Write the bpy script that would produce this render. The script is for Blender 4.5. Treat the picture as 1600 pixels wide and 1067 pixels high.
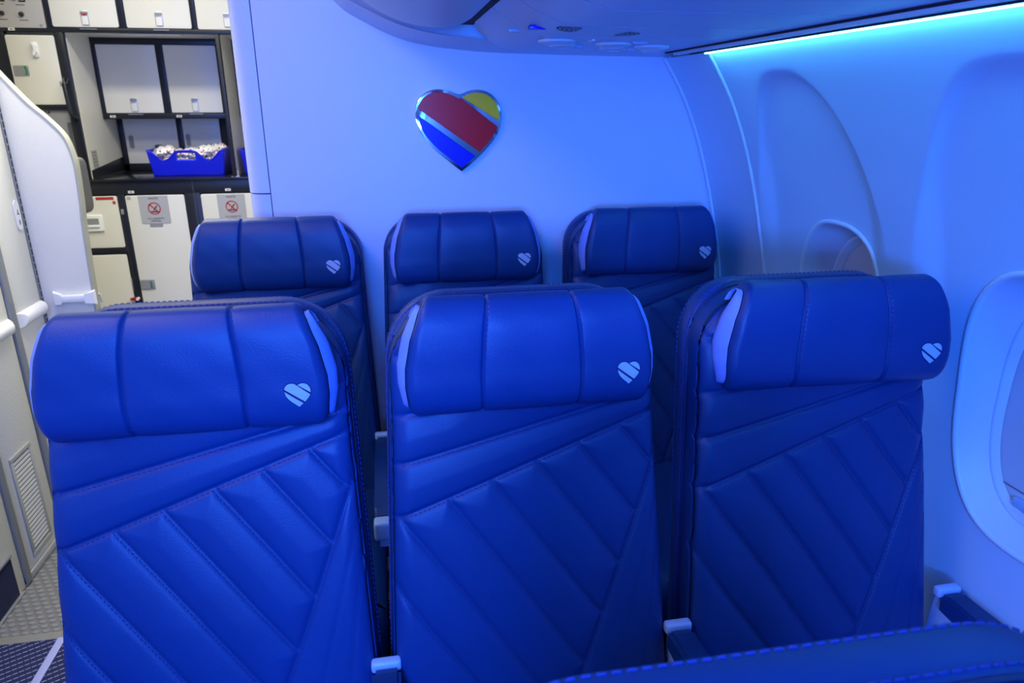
import bpy, bmesh, math, random
import numpy as np
from mathutils import Vector, Matrix
for o in list(bpy.data.objects): bpy.data.objects.remove(o)
S = bpy.context.scene
COL = S.collection
random.seed(4)

# ------------------------------------------------------------------ camera
cam = bpy.data.cameras.new('camera'); co = bpy.data.objects.new('camera', cam); COL.objects.link(co)
Rr = Vector((0.98452063, -0.17526359, -0.00134322)); Uu = Vector((0.05769906, 0.31686139, 0.9467152)); Ff = Vector((0.16549909, 0.93213815, -0.32206912))
m = Matrix.Identity(4)
for i in range(3):
    m[i][0] = Rr[i]; m[i][1] = Uu[i]; m[i][2] = -Ff[i]
m[0][3], m[1][3], m[2][3] = 0.14938, -0.94283, 1.43431
co.matrix_world = m
cam.sensor_width = 36; cam.lens = 1093.37/1600*36; cam.clip_start = .02
cam.dof.use_dof = True; cam.dof.focus_distance = 1.15; cam.dof.aperture_fstop = 9
S.camera = co

# ------------------------------------------------------------------ light and exposure
S.view_settings.view_transform = 'Standard'; S.view_settings.look = 'None'
S.view_settings.gamma = 1; S.view_settings.use_curve_mapping = False
S.view_settings.exposure = 0.0
w = bpy.data.worlds.new('cabin_ambient'); S.world = w; w.use_nodes = True
w.node_tree.nodes['Background'].inputs[0].default_value = (.045, .17, .95, 1)
w.node_tree.nodes['Background'].inputs[1].default_value = .26

def area(name, loc, rot, sx, sy, col, e, spread=180):
    l = bpy.data.lights.new(name, 'AREA'); l.shape = 'RECTANGLE'; l.size = sx; l.size_y = sy
    l.color = col; l.energy = e; l.spread = math.radians(spread)
    o = bpy.data.objects.new(name, l); o.location = loc; o.rotation_euler = [math.radians(a) for a in rot]; COL.objects.link(o)
    return o
area('galley_ceiling_lamp', (-.85, 2.30, 2.14), (0, 0, 0), 1.1, .10, (1, .95, .80), 9.5)
area('galley_fill_light', (-.75, 1.90, 2.14), (0, 0, 0), .7, .3, (1, .96, .82), 12, 130)  # added fill without a fixture, keeps the lower lockers bright
area('entry_ceiling_lamp', (-.72, 1.30, 2.14), (0, 0, 0), .4, .2, (1, .94, .80), 5.5, 110)
area('aisle_ceiling_wash', (-.62, -.40, 2.14), (0, 0, 0), .4, 1.4, (1, .86, .95), 9)
area('cabin_blue_wash', (-.15, -1.9, 2.0), (60, 0, -18), .8, .5, (.02, .19, 1), 26, 110)
area('forward_fill_light', (-.02, -1.9, 1.36), (86, 0, -17), .6, .25, (.05, .195, 1), 17, 95)  # added fill hanging in free space, stands in for blue light from ahead

# ------------------------------------------------------------------ materials
def mat(name, col, rough=.5, metal=0, bump=0, bscale=300, spec=.5, coat=0, emit=None, estr=0, var=0, vscale=6, sheen=0):
    mm = bpy.data.materials.new(name); mm.use_nodes = True
    nt = mm.node_tree; b = nt.nodes['Principled BSDF']
    b.inputs['Base Color'].default_value = (*col, 1); b.inputs['Roughness'].default_value = rough
    b.inputs['Metallic'].default_value = metal; b.inputs['Specular IOR Level'].default_value = spec
    b.inputs['Coat Weight'].default_value = coat
    if sheen: b.inputs['Sheen Weight'].default_value = sheen
    if emit: b.inputs['Emission Color'].default_value = (*emit, 1); b.inputs['Emission Strength'].default_value = estr
    tc = nt.nodes.new('ShaderNodeTexCoord')
    if bump:
        n = nt.nodes.new('ShaderNodeTexNoise'); n.inputs['Scale'].default_value = bscale; n.inputs['Detail'].default_value = 3
        nt.links.new(tc.outputs['Object'], n.inputs['Vector'])
        bp = nt.nodes.new('ShaderNodeBump'); bp.inputs['Strength'].default_value = bump; bp.inputs['Distance'].default_value = .002
        nt.links.new(n.outputs['Fac'], bp.inputs['Height']); nt.links.new(bp.outputs['Normal'], b.inputs['Normal'])
    if var:
        n = nt.nodes.new('ShaderNodeTexNoise'); n.inputs['Scale'].default_value = vscale; n.inputs['Detail'].default_value = 4
        nt.links.new(tc.outputs['Object'], n.inputs['Vector'])
        mx = nt.nodes.new('ShaderNodeMix'); mx.data_type = 'RGBA'
        mx.inputs['A'].default_value = (*[c*(1-var) for c in col], 1); mx.inputs['B'].default_value = (*[min(1, c*(1+var)) for c in col], 1)
        nt.links.new(n.outputs['Fac'], mx.inputs['Factor']); nt.links.new(mx.outputs['Result'], b.inputs['Base Color'])
    return mm

M = {}
M['leather'] = mat('blue_leather', (.005, .042, .19), .42, spec=.38, bump=.17, bscale=520, var=.12, vscale=9)
M['leather_dark'] = mat('blue_leather_side', (.006, .022, .11), .42, bump=.25, bscale=420)
M['gusset'] = mat('light_blue_leather', (.20, .32, .90), .45, bump=.2, bscale=420)
M['thread'] = mat('blue_thread', (.010, .020, .15), .7)
M['thread_light'] = mat('pale_blue_thread', (.018, .055, .32), .8)
M['emblem'] = mat('pale_blue_embroidery', (.42, .55, .90), .8, bump=.6, bscale=900, var=.18, vscale=700)
M['emblem_dark'] = mat('navy_embroidery', (.005, .012, .10), .8)
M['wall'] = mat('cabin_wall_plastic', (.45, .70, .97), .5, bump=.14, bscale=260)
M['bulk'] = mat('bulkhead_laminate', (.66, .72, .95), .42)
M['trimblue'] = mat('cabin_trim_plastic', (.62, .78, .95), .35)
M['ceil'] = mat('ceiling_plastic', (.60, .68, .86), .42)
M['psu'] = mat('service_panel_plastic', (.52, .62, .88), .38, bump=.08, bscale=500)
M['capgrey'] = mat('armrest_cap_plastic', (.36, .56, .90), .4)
M['gap'] = mat('dark_gap', (.006, .010, .03), .8)
M['white'] = mat('galley_laminate_white', (.74, .73, .65), .38, bump=.04, bscale=300)
M['nichewall'] = mat('niche_laminate', (.74, .74, .70), .4)
M['black'] = mat('galley_black_frame', (.010, .012, .018), .38)
M['blackgl'] = mat('galley_black_worktop', (.012, .013, .018), .16)
M['steel'] = mat('brushed_metal', (.50, .51, .52), .38, metal=.7, bump=.05)
M['grey'] = mat('grey_panel', (.26, .27, .28), .5)
M['cgrey'] = mat('control_panel_grey', (.42, .41, .41), .45, bump=.05)
M['lav'] = mat('lavatory_panel', (.74, .75, .70), .5, bump=.35, bscale=110)
M['lavface'] = mat('lavatory_face_panel', (.78, .77, .69), .55, bump=.6, bscale=330)
M['strip'] = mat('grey_metal_strip', (.30, .33, .36), .4, metal=.5)
M['beige'] = mat('beige_edge_trim', (.40, .41, .36), .5)
M['rail'] = mat('white_rail_plastic', (.85, .87, .88), .35)
M['dgrey'] = mat('dark_grey_vinyl', (.09, .095, .10), .5)
M['red'] = mat('red_enamel', (.62, .006, .010), .26, spec=.3)
M['yellow'] = mat('yellow_enamel', (.95, .62, .01), .26, spec=.3)
M['blue'] = mat('blue_enamel', (.002, .004, .62), .26, spec=.3)
M['chrome'] = mat('chrome', (.62, .66, .70), .14, metal=1)
M['pblue'] = mat('blue_basket_plastic', (.006, .014, .68), .33)
M['placard'] = mat('placard_grey', (.40, .41, .42), .5)
M['ink'] = mat('black_ink', (.015, .015, .018), .6)
M['redink'] = mat('red_ink', (.45, .03, .03), .6)
M['redpl'] = mat('red_plastic', (.35, .02, .015), .35)
M['tagw'] = mat('white_tag', (.75, .75, .72), .5)
M['green'] = mat('green_indicator', (.01, .22, .07), .4)
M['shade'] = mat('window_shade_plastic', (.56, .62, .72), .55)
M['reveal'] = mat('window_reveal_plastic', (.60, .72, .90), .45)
M['led'] = mat('led_diffuser', (.6, .8, 1), .5, emit=(.12, .62, 1.0), estr=27)
M['vinyl'] = mat('grey_vinyl_floor', (.16, .16, .145), .5, bump=.1)
M['vinyldot'] = mat('grey_vinyl_dots', (.24, .24, .21), .42, bump=.1)
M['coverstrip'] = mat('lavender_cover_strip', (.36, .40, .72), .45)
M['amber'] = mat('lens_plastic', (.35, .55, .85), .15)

def carpet_mat():
    mm = mat('navy_dashed_carpet', (.006, .010, .05), .95)
    nt = mm.node_tree; b = nt.nodes['Principled BSDF']; N = nt.nodes.new
    tc = [n for n in nt.nodes if n.type == 'TEX_COORD'][0]
    mp = N('ShaderNodeMapping'); mp.inputs['Rotation'].default_value = (0, 0, math.radians(-28)); nt.links.new(tc.outputs['Object'], mp.inputs['Vector'])
    sp = N('ShaderNodeSeparateXYZ'); nt.links.new(mp.outputs['Vector'], sp.inputs[0])
    def math_(op, a, bb=None):
        n = N('ShaderNodeMath'); n.operation = op
        for i, v in enumerate((a, bb)):
            if v is None: continue
            if isinstance(v, (int, float)): n.inputs[i].default_value = v
            else: nt.links.new(v, n.inputs[i])
        return n.outputs[0]
    row = math_('FRACT', math_('MULTIPLY', sp.outputs['Y'], 52.0))
    rm = math_('LESS_THAN', row, .18)
    dsh = math_('FRACT', math_('MULTIPLY', sp.outputs['X'], 70.0))
    dm = math_('LESS_THAN', dsh, .80)
    f = math_('MULTIPLY', rm, dm)
    mx = N('ShaderNodeMix'); mx.data_type = 'RGBA'; mx.inputs['A'].default_value = (.006, .012, .07, 1); mx.inputs['B'].default_value = (.22, .24, .46, 1)
    nt.links.new(f, mx.inputs['Factor']); nt.links.new(mx.outputs['Result'], b.inputs['Base Color'])
    return mm
M['carpet'] = carpet_mat()
M['kickcarpet'] = mat('navy_kick_carpet', (.012, .018, .06), .95, bump=1, bscale=260, var=.7, vscale=220)

# ------------------------------------------------------------------ helpers
ORG = {}
def link(name, me, mt, parent=None, base=None, smooth=False):
    """verts arrive in world coordinates; stored relative to the thing's base"""
    me.materials.append(M[mt] if isinstance(mt, str) else mt)
    o = bpy.data.objects.new(name, me); COL.objects.link(o)
    if parent is not None:
        off = ORG[parent.name]; o.parent = parent
    else:
        if base is None:
            c = np.empty(len(me.vertices)*3); me.vertices.foreach_get('co', c); c = c.reshape(-1, 3)
            off = Vector(((c[:, 0].min()+c[:, 0].max())/2, (c[:, 1].min()+c[:, 1].max())/2, c[:, 2].min()))
        else: off = Vector(base)
        o.location = off
    ORG[o.name] = off
    me.transform(Matrix.Translation(-off))
    if smooth: me.shade_smooth()
    return o
def mesh(name, vs, fs, mt, parent=None, smooth=False, base=None, sharp=None):
    me = bpy.data.meshes.new(name); me.from_pydata([tuple(v) for v in vs], [], fs); me.update()
    o = link(name, me, mt, parent, base, smooth)
    if sharp: me.set_sharp_from_angle(angle=math.radians(sharp))
    return o
def bmobj(name, bm, mt, parent=None, smooth=True, base=None, sharp=35):
    bmesh.ops.recalc_face_normals(bm, faces=bm.faces)
    me = bpy.data.meshes.new(name); bm.to_mesh(me); bm.free()
    o = link(name, me, mt, parent, base, smooth)
    if smooth: me.set_sharp_from_angle(angle=math.radians(sharp))
    return o
def empty(name, loc, label, cat, group=None):
    o = bpy.data.objects.new(name, None); COL.objects.link(o); o.location = loc; o.empty_display_size = .05
    ORG[o.name] = Vector(loc); o['label'] = label; o['category'] = cat
    if group: o['group'] = group
    return o
def tag(o, label, cat, group=None, kind=None):
    o['label'] = label; o['category'] = cat
    if group: o['group'] = group
    if kind: o['kind'] = kind
    return o
def struct(o): o['kind'] = 'structure'; return o
def bm_box(bm, x0, x1, y0, y1, z0, z1, r=0, seg=2, mtx=None):
    g = bmesh.ops.create_cube(bm, size=1); vs = g['verts']
    for v in vs: v.co = Vector(((x0+x1)/2+v.co.x*(x1-x0), (y0+y1)/2+v.co.y*(y1-y0), (z0+z1)/2+v.co.z*(z1-z0)))
    if mtx is not None:
        for v in vs: v.co = mtx @ v.co
    if r:
        es = list({e for v in vs for e in v.link_edges})
        bmesh.ops.bevel(bm, geom=es, offset=r, segments=seg, affect='EDGES', profile=.5, clamp_overlap=True)
def box(name, x0, x1, y0, y1, z0, z1, mt, parent=None, r=0, seg=2, mtx=None):
    bm = bmesh.new(); bm_box(bm, x0, x1, y0, y1, z0, z1, r, seg, mtx); return bmobj(name, bm, mt, parent)
def bm_prism(bm, poly, fn, d0, d1, r=0, seg=2):
    """poly 2D points, fn(a,b,d)->3D, extruded d0..d1 ; r bevels the d0 rim"""
    a = [bm.verts.new(fn(p[0], p[1], d0)) for p in poly]; b = [bm.verts.new(fn(p[0], p[1], d1)) for p in poly]
    n = len(poly); f0 = bm.faces.new(a); f1 = bm.faces.new(b[::-1])
    for i in range(n): bm.faces.new((a[i], a[(i+1) % n], b[(i+1) % n], b[i]))
    if r: bmesh.ops.bevel(bm, geom=list(f0.edges), offset=r, segments=seg, affect='EDGES', profile=.5)
def prism(name, poly, fn, d0, d1, mt, parent=None, r=0, seg=2, base=None):
    bm = bmesh.new(); bm_prism(bm, poly, fn, d0, d1, r, seg)
    bmesh.ops.triangulate(bm, faces=[f for f in bm.faces if len(f.verts) > 8])
    return bmobj(name, bm, mt, parent, base=base)
XZ = lambda a, b, d: (a, d, b)
YZ = lambda a, b, d: (d, a, b)
XY = lambda a, b, d: (a, b, d)
def rrect(x0, x1, z0, z1, r, n=4):
    pts = []
    for cx, cz, a0 in ((x1-r, z1-r, 0), (x0+r, z1-r, 90), (x0+r, z0+r, 180), (x1-r, z0+r, 270)):
        for k in range(n+1):
            a = math.radians(a0+90*k/n); pts.append((cx+r*math.cos(a), cz+r*math.sin(a)))
    return pts
def circle(cx, cz, r, n=20, ry=None):
    ry = ry or r
    return [(cx+r*math.cos(2*math.pi*k/n), cz+ry*math.sin(2*math.pi*k/n)) for k in range(n)]
def bm_tube(bm, path, r, n=8, caps=True, rads=None):
    path = [Vector(p) for p in path]; rings = []
    for i, p in enumerate(path):
        t = (path[min(i+1, len(path)-1)]-path[max(i-1, 0)]).normalized()
        up = Vector((0, 0, 1)) if abs(t.z) < .9 else Vector((1, 0, 0))
        a = t.cross(up).normalized(); b = t.cross(a).normalized(); rr = rads[i] if rads else r
        rings.append([bm.verts.new(p+a*rr*math.cos(2*math.pi*k/n)+b*rr*math.sin(2*math.pi*k/n)) for k in range(n)])
    for i in range(len(rings)-1):
        for k in range(n): bm.faces.new((rings[i][k], rings[i][(k+1) % n], rings[i+1][(k+1) % n], rings[i+1][k]))
    if caps: bm.faces.new(rings[0][::-1]); bm.faces.new(rings[-1])
def tube(name, path, r, mt, parent=None, n=8, rads=None):
    bm = bmesh.new(); bm_tube(bm, path, r, n, rads=rads); return bmobj(name, bm, mt, parent, sharp=50)
def catmull(P, n):
    P = np.array(P, float); P = np.vstack([2*P[0]-P[1], P, 2*P[-1]-P[-2]]); out = []
    for i in range(1, len(P)-2):
        p0, p1, p2, p3 = P[i-1:i+3]
        for t in np.linspace(0, 1, n, endpoint=False):
            out.append(.5*((2*p1)+(-p0+p2)*t+(2*p0-5*p1+4*p2-p3)*t*t+(-p0+3*p1-3*p2+p3)*t**3))
    out.append(P[-2]); return np.array(out)
def text(name, s, size, loc, mt, parent, depth=.0006):
    """flat lettering facing -Y, centred on loc"""
    cu = bpy.data.curves.new('tmp', 'FONT'); cu.body = s; cu.size = size; cu.align_x = 'CENTER'; cu.align_y = 'CENTER'; cu.extrude = depth/2; cu.resolution_u = 2
    ob = bpy.data.objects.new('tmp', cu); COL.objects.link(ob)
    dg = bpy.context.evaluated_depsgraph_get(); me = bpy.data.meshes.new_from_object(ob.evaluated_get(dg))
    bpy.data.objects.remove(ob); me.name = name; me.materials.clear()
    me.transform(Matrix.Translation(Vector(loc)) @ Matrix.Rotation(math.radians(90), 4, 'X'))
    return link(name, me, mt, parent)
def mark(name, wd, ht, loc, mt, parent):
    """a line of print too small to read, as the flat bar it shows as"""
    x, y, z = loc
    return mesh(name, [(x-wd/2, y, z-ht/2), (x+wd/2, y, z-ht/2), (x+wd/2, y, z+ht/2), (x-wd/2, y, z+ht/2)], [(0, 1, 2, 3)], mt, parent)
def copy_tree(o, parent=None):
    c = o.copy(); COL.objects.link(c); c.parent = parent
    for ch in o.children: copy_tree(ch, c)
    return c

# ------------------------------------------------------------------ heart shape (unit: centred, about 1 wide)
_h = [(565,190),(530,168),(480,145),(425,131),(370,127),(318,135),(270,155),(225,190),(190,235),(167,285),(158,340),(160,390),(170,440),(200,540),(245,620),(300,690),(360,752),(430,815),(500,878),(572,945),
      (640,885),(700,830),(768,762),(830,690),(880,625),(920,560),(945,490),(955,420),(955,365),(945,310),(928,258),(900,215),(864,178),(820,150),(772,135),(720,132),(678,138),(640,150),(600,168)]
def heart(cx, cz, wd, ht, inset=0):
    P = [((x-556)/797.0, -(y-536)/818.0) for x, y in _h]
    n = len(P); out = []
    for i, (x, y) in enumerate(P):
        a = P[i-1]; b = P[(i+1) % n]; tx, ty = b[0]-a[0], b[1]-a[1]; L = math.hypot(tx, ty)
        out.append((cx+wd*(x-inset*(ty/L)*-1*-1*-1), cz+ht*(y+inset*(-tx/L)*-1*-1*-1)) if inset else (cx+wd*x, cz+ht*y))
    return out
def hp(x, y, cx, cz, wd, ht): return (cx+wd*(x-556)/797.0, cz-ht*(y-536)/818.0)
def clip(poly, a, b, keep_left=True):
    """keep the part of poly left of a->b"""
    def sd(p):
        s = (b[0]-a[0])*(p[1]-a[1])-(b[1]-a[1])*(p[0]-a[0]); return s if keep_left else -s
    out = []
    for i in range(len(poly)):
        p, q = poly[i-1], poly[i]; sp, sq = sd(p), sd(q)
        if sp >= 0: 
            if not out or out[-1] != p: out.append(p)
        if (sp >= 0) != (sq >= 0):
            t = sp/(sp-sq); out.append((p[0]+t*(q[0]-p[0]), p[1]+t*(q[1]-p[1])))
    return out
def centroid_shrink(poly, k):
    cx = sum(p[0] for p in poly)/len(poly); cy = sum(p[1] for p in poly)/len(poly)
    return [(cx+(p[0]-cx)*k, cy+(p[1]-cy)*k) for p in poly]

# ================================================================== THE SETTING
# sidewall profile x(z)
_pz = np.array([0, .25, .45, .6, .75, .9, 1.0, 1.111, 1.203, 1.324, 1.441, 1.545, 1.62, 1.75, 1.95, 2.2])
_px = np.array([1.06, 1.125, 1.152, 1.162, 1.162, 1.152, 1.137, 1.110, 1.086, 1.047, .995, .929, .87, .75, .55, .25])
_fz = np.linspace(0, 2.2, 400)
_c = catmull(np.stack([_px, _pz], 1), 30)
def prof(z): return np.interp(z, _c[:, 1], _c[:, 0])

# floor
o = struct(box('floor', -1.9, 1.3, -2.2, 3.6, -.05, -.002, 'vinyl'))
# raised oval dots of the vinyl as far as they are seen
vs, fs = [], []
px, py = .0272, .0215; j = 0
y = .905
while y < 1.9:
    x = -1.02+(px/2 if j % 2 else 0)
    while x < -.30:
        b = len(vs); n = 10
        for k in range(n): vs.append((x+.0112*math.cos(2*math.pi*k/n), y+.0078*math.sin(2*math.pi*k/n), -.002))
        for k in range(n): vs.append((x+.0095*math.cos(2*math.pi*k/n), y+.0062*math.sin(2*math.pi*k/n), .0004))
        for k in range(n): fs.append((b+k, b+(k+1) % n, b+n+(k+1) % n, b+n+k))
        fs.append(tuple(b+n+k for k in range(n)))
        x += px
    y += py; j += 1
o = tag(mesh('floor_dots', vs, fs, 'vinyldot', smooth=False), 'raised grey oval studs on the vinyl galley floor', 'floor studs', kind='stuff')
struct(box('trim_1', -1.03, -.3, .864, .895, -.002, .0012, 'vinyldot', r=.0006))
c = tag(box('carpet', -1.03, 1.045, -2.0, .862, -.002, .003, 'carpet', r=.001), 'navy aisle carpet woven with rows of white dashes', 'carpet')
struct(box('trim_2', -.835, -.812, -2.0, .86, .003, .008, 'coverstrip', r=.002))

# bulkhead with rounded left edge
pl = [(x, z) for x, z in zip(prof(np.linspace(0, 2.19, 40)), np.linspace(0, 2.19, 40))]
poly = [(-.147, 0)] + [(float(a)+.012, float(b)) for a, b in pl] + [(-.147, 2.19)]
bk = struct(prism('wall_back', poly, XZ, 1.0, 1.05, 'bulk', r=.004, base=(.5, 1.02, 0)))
# edge column: quarter-round post, split at z=1.212
def edge_col(z0, z1):
    pts = [(-.149, 1.002)]
    for k in range(9):
        a = math.radians(90-90*k/8); pts.append((-.165-.042*math.cos(math.radians(90)-a) if False else -.160-.046*math.sin(math.radians(90*k/8)), 1.048-.046*math.cos(math.radians(90*k/8))))
    pts += [(-.206, 1.10), (-.149, 1.10)]
    return prism('edge_column', pts, XY, z0, z1, 'bulk', bk)
edge_col(0, 1.209); edge_col(1.2125, 2.19)

# sidewall panel with window scallops
WIN = [(.425, .948), (-.090, .948)]; WH, WV = .158, .240
def winf(Y, Z, c, a=WH, b=WV, p=2.6):
    return (abs((Y-c[0])/a)**p+abs((Z-c[1])/b)**p)**(1/p)
SC = [dict(c=.490, hw=.245, top=1.505), dict(c=-.085, hw=.272, top=1.50)]
def sst(e0, e1, x):
    t = np.clip((x-e0)/(e1-e0), 0, 1); return t*t*(3-2*t)
def wallx(Y, Z):
    x = prof(Z)
    d = np.zeros_like(x)
    for s in SC:
        # arch: half width grows downward
        v = (s['top']-Z)
        yy = (Y-s['c'])/s['hw']
        f = np.where(v > 0, 1-np.abs(yy)**2.4, -1)          # side extent
        arch = s['top']-.34*np.abs(yy)**2.7                 # top outline
        inside = arch-Z                                     # >0 beneath the arch
        side = (1-np.abs(yy))*s['hw']
        a = sst(0, .026, inside)*sst(0, .075, side)
        depth = .021*(1-np.exp(-np.clip(inside, 0, 9)/.07))*sst(.86, 1.30, Z)+.002*sst(0, .02, inside)+.004*np.exp(-np.clip(inside, 0, 9)/.05)
        d = np.maximum(d, a*depth*sst(.55, .95, Z))
    return x+d
def build_sidewall():
    y0, y1, z0, z1, st = -.50, .738, .30, 1.549, .0052
    ys = np.arange(y0, y1+1e-6, (y1-y0)/round((y1-y0)/st)); zs = np.arange(z0, z1+1e-6, (z1-z0)/round((z1-z0)/st))
    YY, ZZ = np.meshgrid(ys, zs, indexing='ij')
    IN = np.zeros(YY.shape, bool)
    for c in WIN: IN |= winf(YY, ZZ, c) < 1
    ny, nz = YY.shape
    quads = []
    snap = np.zeros(YY.shape, bool)
    cin = IN[:-1, :-1].astype(int)+IN[1:, :-1]+IN[1:, 1:]+IN[:-1, 1:]
    for i in range(ny-1):
        for k in range(nz-1):
            if cin[i, k] == 4: continue
            quads.append((i*nz+k, (i+1)*nz+k, (i+1)*nz+k+1, i*nz+k+1))
            if cin[i, k]:
                for a, b in ((i, k), (i+1, k), (i+1, k+1), (i, k+1)):
                    if IN[a, b]: snap[a, b] = True
    for i, k in zip(*np.where(snap)):
        Y, Z = YY[i, k], ZZ[i, k]
        c = min(WIN, key=lambda q: winf(Y, Z, q)); f = winf(Y, Z, c)
        YY[i, k] = c[0]+(Y-c[0])/f; ZZ[i, k] = c[1]+(Z-c[1])/f
    XX = wallx(YY, ZZ)
    vs = np.stack([XX.ravel(), YY.ravel(), ZZ.ravel()], 1)
    used = np.zeros(len(vs), bool); q = np.array(quads); used[q.ravel()] = True
    idx = np.cumsum(used)-1; q = idx[q]
    return mesh('wall_right', vs[used].tolist(), q.tolist(), 'wall', smooth=True, base=(1.1, 0, 0))
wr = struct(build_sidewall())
# lower dado, plain forward continuation and top return as children-free structure pieces
def strip_mesh(name, ylist, zlist, mt, fn, parent=None, **kw):
    vs = [fn(y, z) for y in ylist for z in zlist]; nz = len(zlist)
    fs = [(i*nz+k, (i+1)*nz+k, (i+1)*nz+k+1, i*nz+k+1) for i in range(len(ylist)-1) for k in range(nz-1)]
    return mesh(name, vs, fs, mt, parent, smooth=True, **kw)
strip_mesh('lower_panel', [-2.0, 1.0], list(np.linspace(0, .30, 8)), 'wall', lambda y, z: (float(prof(z)), y, z), wr)
strip_mesh('forward_panel', [-2.0, -.5], list(np.linspace(.30, 1.549, 30)), 'wall', lambda y, z: (float(prof(z))+.003, y, z), wr)
# closeout panel between the side panel and the bulkhead
cz = list(np.linspace(.30, 1.549, 50))
t3 = struct(strip_mesh('trim_3', [.745, .80, .86, .93, .99, 1.0], cz, 'wall', lambda y, z: (float(prof(z))-.002-.012*max(0, (y-.86)/.14)**2, y, z)))
def bead(name, yy, off, r):
    bm = bmesh.new(); bm_tube(bm, [(float(prof(z))-off, yy, z) for z in cz], r, 8); return struct(bmobj(name, bm, 'trimblue', sharp=60))
bead('trim_4', .742, .001, .0045); bead('trim_5', .990, .014, .005)

# windows
def ring(c, k, dx, n=72):
    pts = []
    for i in range(n):
        a = 2*math.pi*i/n; ca, sa = math.cos(a), math.sin(a)
        s = (abs(ca)**2.6+abs(sa)**2.6)**(-1/2.6)
        Y = c[0]+WH*s*ca*1.0; Z = c[1]+WV*s*sa
        Yk = c[0]+(WH-k)*s*ca; Zk = c[1]+(WV-k)*s*sa
        x0 = float(wallx(np.array([Y]), np.array([Z]))[0])
        pts.append((x0, Yk, Zk, dx))
    return pts
def loft(rings, closed=True):
    n = len(rings[0]); vs = [p for r in rings for p in r]; fs = []
    for j in range(len(rings)-1):
        for i in range(n if closed else n-1):
            fs.append((j*n+i, j*n+(i+1) % n, (j+1)*n+(i+1) % n, (j+1)*n+i))
    return vs, fs
for wi, c in enumerate(WIN):
    xin = 1.205
    prof_r = [(-.006, 0, 0.0), (-.004, -.0035, 0.0), (.0, -.0045, 0.0), (.004, -.0025, 0), (.0055, .002, 0)]
    rr = [[(x+dx, Y, Z) for (x, Y, Z, _) in ring(c, k, 0)] for k, dx, _ in prof_r]
    vs, fs = loft(rr)
    wob = struct(mesh('window_%d' % (wi+1), vs, fs, 'trimblue', smooth=True))
    # reveal: from the rim to an inner step
    def mixx(k, t):
        return [(x*(1-t)+xin*t, Y, Z) for (x, Y, Z, _) in ring(c, k, 0)]
    rv = [[(x+.002, Y, Z) for (x, Y, Z, _) in ring(c, .0055, 0)], mixx(.010, .18), mixx(.018, .45), mixx(.027, .72), mixx(.033, .86)]
    vs, fs = loft(rv); mesh('window_frame', vs, fs, 'reveal', wob, smooth=True)
    rv = [mixx(.033, .86), mixx(.035, .84), mixx(.038, .84), mixx(.040, .87), mixx(.048, .97), mixx(.050, 1.0)]
    vs, fs = loft(rv); mesh('inner_bezel', vs, fs, 'trimblue', wob, smooth=True)
    pts = [(xin+.001, Y, Z) for (x, Y, Z, _) in ring(c, .046, 0)]
    mesh('window_shade', pts, [tuple(range(len(pts)))], 'shade', wob)
    box('shade_handle', xin-.012, xin+.001, c[0]-.045, c[0]+.045, c[1]-WV+.060, c[1]-WV+.078, 'capgrey', wob, r=.004)
    vsx = [(xin-.0005, c[0]-.10, c[1]-WV+.085), (xin-.0005, c[0]+.10, c[1]-WV+.085), (xin-.0005, c[0]+.10, c[1]-WV+.088), (xin-.0005, c[0]-.10, c[1]-WV+.088)]
    mesh('shade_line', vsx, [(0, 1, 2, 3)], 'strip', wob)

# wall light strip at the top of the side panel
lt = empty('sidewall_light', (.92, 0, 1.55), 'long glowing cyan light strip along the top of the window wall', 'light strip')
box('diffuser', .9095, .9175, -2.0, .735, 1.5445, 1.549, 'led', lt, r=.001)
box('housing', .8996, .9094, -2.0, .80, 1.5466, 1.575, 'gap', lt, r=.0005)
box('rail', .8825, .8995, -2.0, .86, 1.5490, 1.562, 'trimblue', lt, r=.0012)
box('slot', .877, .8824, -2.0, .90, 1.5548, 1.575, 'gap', lt)
box('top_return', .9176, .95, -2.0, .74, 1.550, 1.558, 'gap', lt)

# ceiling + closeout where the bin row meets the bulkhead
struct(box('ceiling', -1.9, 1.3, -2.2, 3.6, 2.17, 2.2, 'white'))
S1 = catmull([(-.12, 1.93), (-.05, 1.79), (.049, 1.675), (.108, 1.633), (.231, 1.583), (.395, 1.562), (.60, 1.556), (.928, 1.552)], 8)
vs = []; prof_y = [(1.0, 0), (.985, 0.004), (.95, .008), (.90, .012), (.86, .018)]
for (yy, dz) in prof_y:
    for p in S1: vs.append((p[0], yy, p[1]+dz))
n = len(S1); fs = [(j*n+i, j*n+i+1, (j+1)*n+i+1, (j+1)*n+i) for j in range(len(prof_y)-1) for i in range(n-1)]
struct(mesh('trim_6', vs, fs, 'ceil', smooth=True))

# overhead bin bucket with a rounded end
ob = empty('overhead_bin', (.1, 0, 1.59), 'smooth curved overhead luggage bin with a rounded end by the bulkhead', 'luggage bin')
cs = catmull([(.345, 1.640), (.343, 1.605), (.325, 1.588), (.27, 1.580), (.20, 1.592), (.13, 1.625), (.06, 1.68), (.0, 1.755), (-.05, 1.86), (-.08, 2.0), (-.085, 2.16)], 6)
ctr = np.array([.25, 1.98]); rings = []
sta = [(-2.0, 1), (.55, 1)] + [(.55+.375*math.sin(math.radians(a)), math.cos(math.radians(a))**.42) for a in (15, 30, 42, 52, 60, 67, 73, 78, 82, 85, 87, 88.5)]
for yy, k in sta:
    ring_ = []
    for p in cs:
        q = ctr+(p-ctr)*np.array([.45+.55*k, .45+.55*k])
        ring_.append((q[0], yy, q[1]))
    rings.append(ring_)
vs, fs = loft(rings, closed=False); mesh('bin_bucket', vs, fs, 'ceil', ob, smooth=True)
mesh('end_cap', rings[-1], [tuple(range(len(rings[-1])))], 'ceil', ob)
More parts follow.
